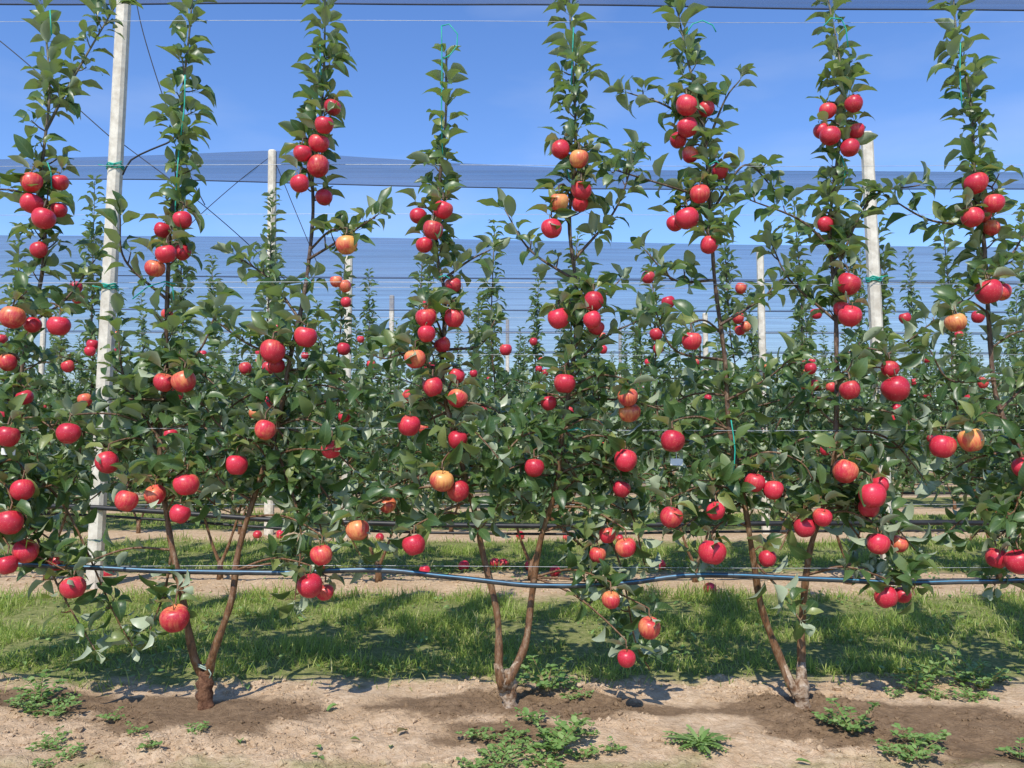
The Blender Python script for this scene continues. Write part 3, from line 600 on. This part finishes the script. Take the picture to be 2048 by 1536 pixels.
# ------------------------------------------------------------------ nets
def net(i,pts_top,pts_bot,half,dd=0):
    d=rowy(i)+dd; n=90; V=[];fs=[]; m=5; bot=[]
    for k in range(n+1):
        u=1024+(-half+2*half*k/n); vt=float(np.interp(u,[p[0] for p in pts_top],[p[1] for p in pts_top])); vb=float(np.interp(u,[p[0] for p in pts_bot],[p[1] for p in pts_bot]))
        a=sv(u,vt,d); b=sv(u,vb,d); b.z+=.004*math.sin(k*.25+i)
        for j in range(m+1):
            p=a.lerp(b,j/m); p.y+=.012*math.sin(j*1.7+k*.07)+.006*noise.noise(Vector((k*.1,j,i))); V.append(tuple(p))
        bot.append(b+Vector((0,.012*math.sin(m*1.7+k*.07),0)))
    for k in range(n):
        for j in range(m): q=k*(m+1)+j; fs.append((q,q+1,q+m+2,q+m+1))
    me=bpy.data.meshes.new("hail_net"); me.from_pydata(V,[],fs); me.materials.append(MNET); me.polygons.foreach_set("use_smooth",[True]*len(fs)); me.update()
    o=link("hail_net",me); props(o,"dark blue-grey hail net gathered along the row top","hail net","hail nets above the orchard rows")
    b=MB(); b.tube(bot,.006,5); link("hem_cord",b.mesh("hem_cord",[MHEM]),o)
net(1,[(0,-60),(2048,-60)],[(0,8),(1000,10),(2048,20)],1300)
net(2,[(-300,330),(0,318),(300,310),(545,300),(700,312),(900,325),(1200,340),(2048,345),(2400,345)],[(-300,362),(0,357),(300,360),(560,366),(800,372),(1100,379),(2048,378)],1400)
net(3,[(0,470),(700,474),(1500,490),(2048,495)],[(0,550),(700,556),(1500,562),(2048,568)],1400)
net(4,[(0,548),(2048,562)],[(0,619),(2048,625)],1400)
net(5,[(0,616),(2048,622)],[(0,664),(2048,668)],1400)
net(6,[(0,660),(2048,664)],[(0,704),(2048,708)],1400)
net(7,[(0,700),(2048,704)],[(0,740),(2048,742)],1400)
net(8,[(0,736),(2048,738)],[(0,766),(2048,766)],1400)
net(9,[(0,762),(2048,762)],[(0,788),(2048,788)],1400)
net(10,[(0,784),(2048,784)],[(0,808),(2048,808)],1400)
# ------------------------------------------------------------------ wires
def wire(z0,z1,y,half,r,label="thin galvanised trellis wire strung along the row"):
    b=MB(); n=24; b.tube([Vector((-half+2*half*k/n,y,z0+(z1-z0)*k/n-.004*math.sin(k*.5))) for k in range(n+1)],r,5)
    o=link("trellis_wire",b.mesh("trellis_wire",[MWIRE])); props(o,label,"wire","trellis wires")
for v in (42,332,566,857,1132): wire(sv(0,v,ROW0-.02).z,sv(0,v+(3 if v!=332 else -2),ROW0-.02).z,ROW0-.03+U(-.01,.01),3.2,.0009)
for i in (1,2,3):
    for z in (.5,1.0,1.5,1.95,2.45): wire(z,z+U(-.01,.01),rowy(i)-.03,3.2+i*1.8,.0012+.0003*i)
def hose(pts,r,label,stripe=True):
    b=MB(); P=smoothline(pts,.05); n=16; st=[0]*n
    if stripe:
        P=[p+Vector((0,.004*math.sin(i*.37),.0035*noise.noise(p*5))) for i,p in enumerate(P)]
        for k in (14,7): st[k]=1
    b.tube(P,r,n,0,st)
    o=link("irrigation_pipe",b.mesh("irrigation_pipe",[MHOSE if stripe else MHOSEB,MBLUE])); props(o,label,"irrigation pipe","drip irrigation pipes")
hp=[(-300,1120),(0,1128),(180,1134),(350,1143),(560,1146),(750,1140),(900,1155),(1080,1171),(1250,1166),(1400,1150),(1620,1157),(1800,1166),(2048,1160),(2350,1150)]
hose([sv(u,v,ROW0-.05+.01*math.sin(i)) for i,(u,v) in enumerate(hp)],.0095,"black drip irrigation pipe with blue stripe sagging along row")
hp=[(-300,1010),(100,1012),(300,1022),(550,1040),(700,1045),(900,1050),(1150,1052),(1400,1048),(1700,1046),(1880,1045),(2048,1046),(2300,1040)]
hose([sv(u,v,rowy(1)-.30) for u,v in hp],.016,"black drip irrigation pipe hung along a further row",False)
hose([sv(u,v+16,rowy(1)+.05) for u,v in hp],.009,"thin black pipe hung along a further row",False)
hose([Vector((x,rowy(2),.42+.03*math.sin(x*1.2))) for x in np.linspace(-6,6,16)],.011,"black drip irrigation pipe hung along a distant row",False)
def cable(pts,r,label,mat=MDARKW,name="guy_wire",cat="cable",grp="guy wires and cables"):
    b=MB(); b.tube(smoothline(pts,.05),r,5); props(link(name,b.mesh(name,[mat])),label,cat,grp)
d=rowy(1)-.2
cable([sv(-200,-60,d),sv(0,82,d),sv(225,278,d)],.0035,"dark guy cable running up to the tall post")
cable([sv(235,280,d),sv(400,405,d),sv(520,510,d+.5),sv(600,590,d+.8)],.003,"dark guy cable slanting down from tall post")
cable([sv(268,-20,d),sv(285,60,d),(sv(315,160,d)),sv(350,260,d),sv(380,350,d),sv(410,410,d)],.0035,"thin dark cable hanging loosely beside tall post")
cable([sv(245,350,d-.1),sv(262,320,d-.1),sv(300,300,d-.1),sv(345,280,d-.1),sv(358,255,d-.1)],.006,"black cable looping from tall post")
d=rowy(2); cable([sv(545,310,d),sv(480,360,d),sv(400,430,d),sv(330,500,d)],.004,"thin guy wire slanting from net post")
cable([sv(545,310,d),sv(590,420,d),sv(640,540,d)],.004,"thin guy wire slanting from net post")
TW=[[(883,52),(884,140),(883,230),(885,310)],[(883,52),(898,48),(915,68),(914,92),(900,110),(886,118)],[(1147,55),(1145,110),(1142,180)],[(1372,68),(1385,48),(1405,41),(1425,50),(1432,64)],[(1648,52),(1662,36),(1683,38),(1692,58),(1696,95)],[(1921,85),(1920,150),(1924,215)],[(370,150),(369,210),(362,270)],[(358,300),(352,380),(350,450)],[(88,335),(95,325),(102,345),(103,378)],[(265,598),(295,574),(330,563),(350,568)],[(1684,315),(1691,340),(1686,372)],[(1134,338),(1141,365)],[(100,20),(103,70)],[(640,90),(642,150)],[(320,585),(330,568),(345,575),(348,600)],[(1462,840),(1470,900),(1466,960)],[(2010,868),(2025,862),(2040,872)],[(878,555),(890,550),(900,558)],[(1135,862),(1155,856),(1170,864)],[(600,562),(612,556),(622,566)],[(1418,330),(1432,322),(1445,332)]]
for t in TW: cable([sv(u,v,ROW0-.07) for u,v in t],.0023,"teal twine tying a leader to the wire",MTEAL,"plant_tie","plant tie","teal twine ties")
for (u,v) in [(1353,924),(16,903)]:
    c=sv(u,v,ROW0-.12); b=MB(); wv2=[(-.022,-.011),(.022,-.013),(.023,.009),(.012,.012),(-.021,.012)]
    for dy in (0,.002): 
        for x,z in wv2: b.v.append(c+Vector((x,dy+x*.2,z)))
    b.f=[(4,3,2,1,0),(5,6,7,8,9)]+[(i,(i+1)%5,5+(i+1)%5,5+i) for i in range(5)]; b.mi=[0]*7
    b.tube([c+Vector((0,0,.01)),c+Vector((.003,.02,.04)),c+Vector((0,.06,.07))],.0012,4)
    props(link("paper_tag",b.mesh("paper_tag",[MTAG],False)),"small blank white tag tied to an apple branch","tag")
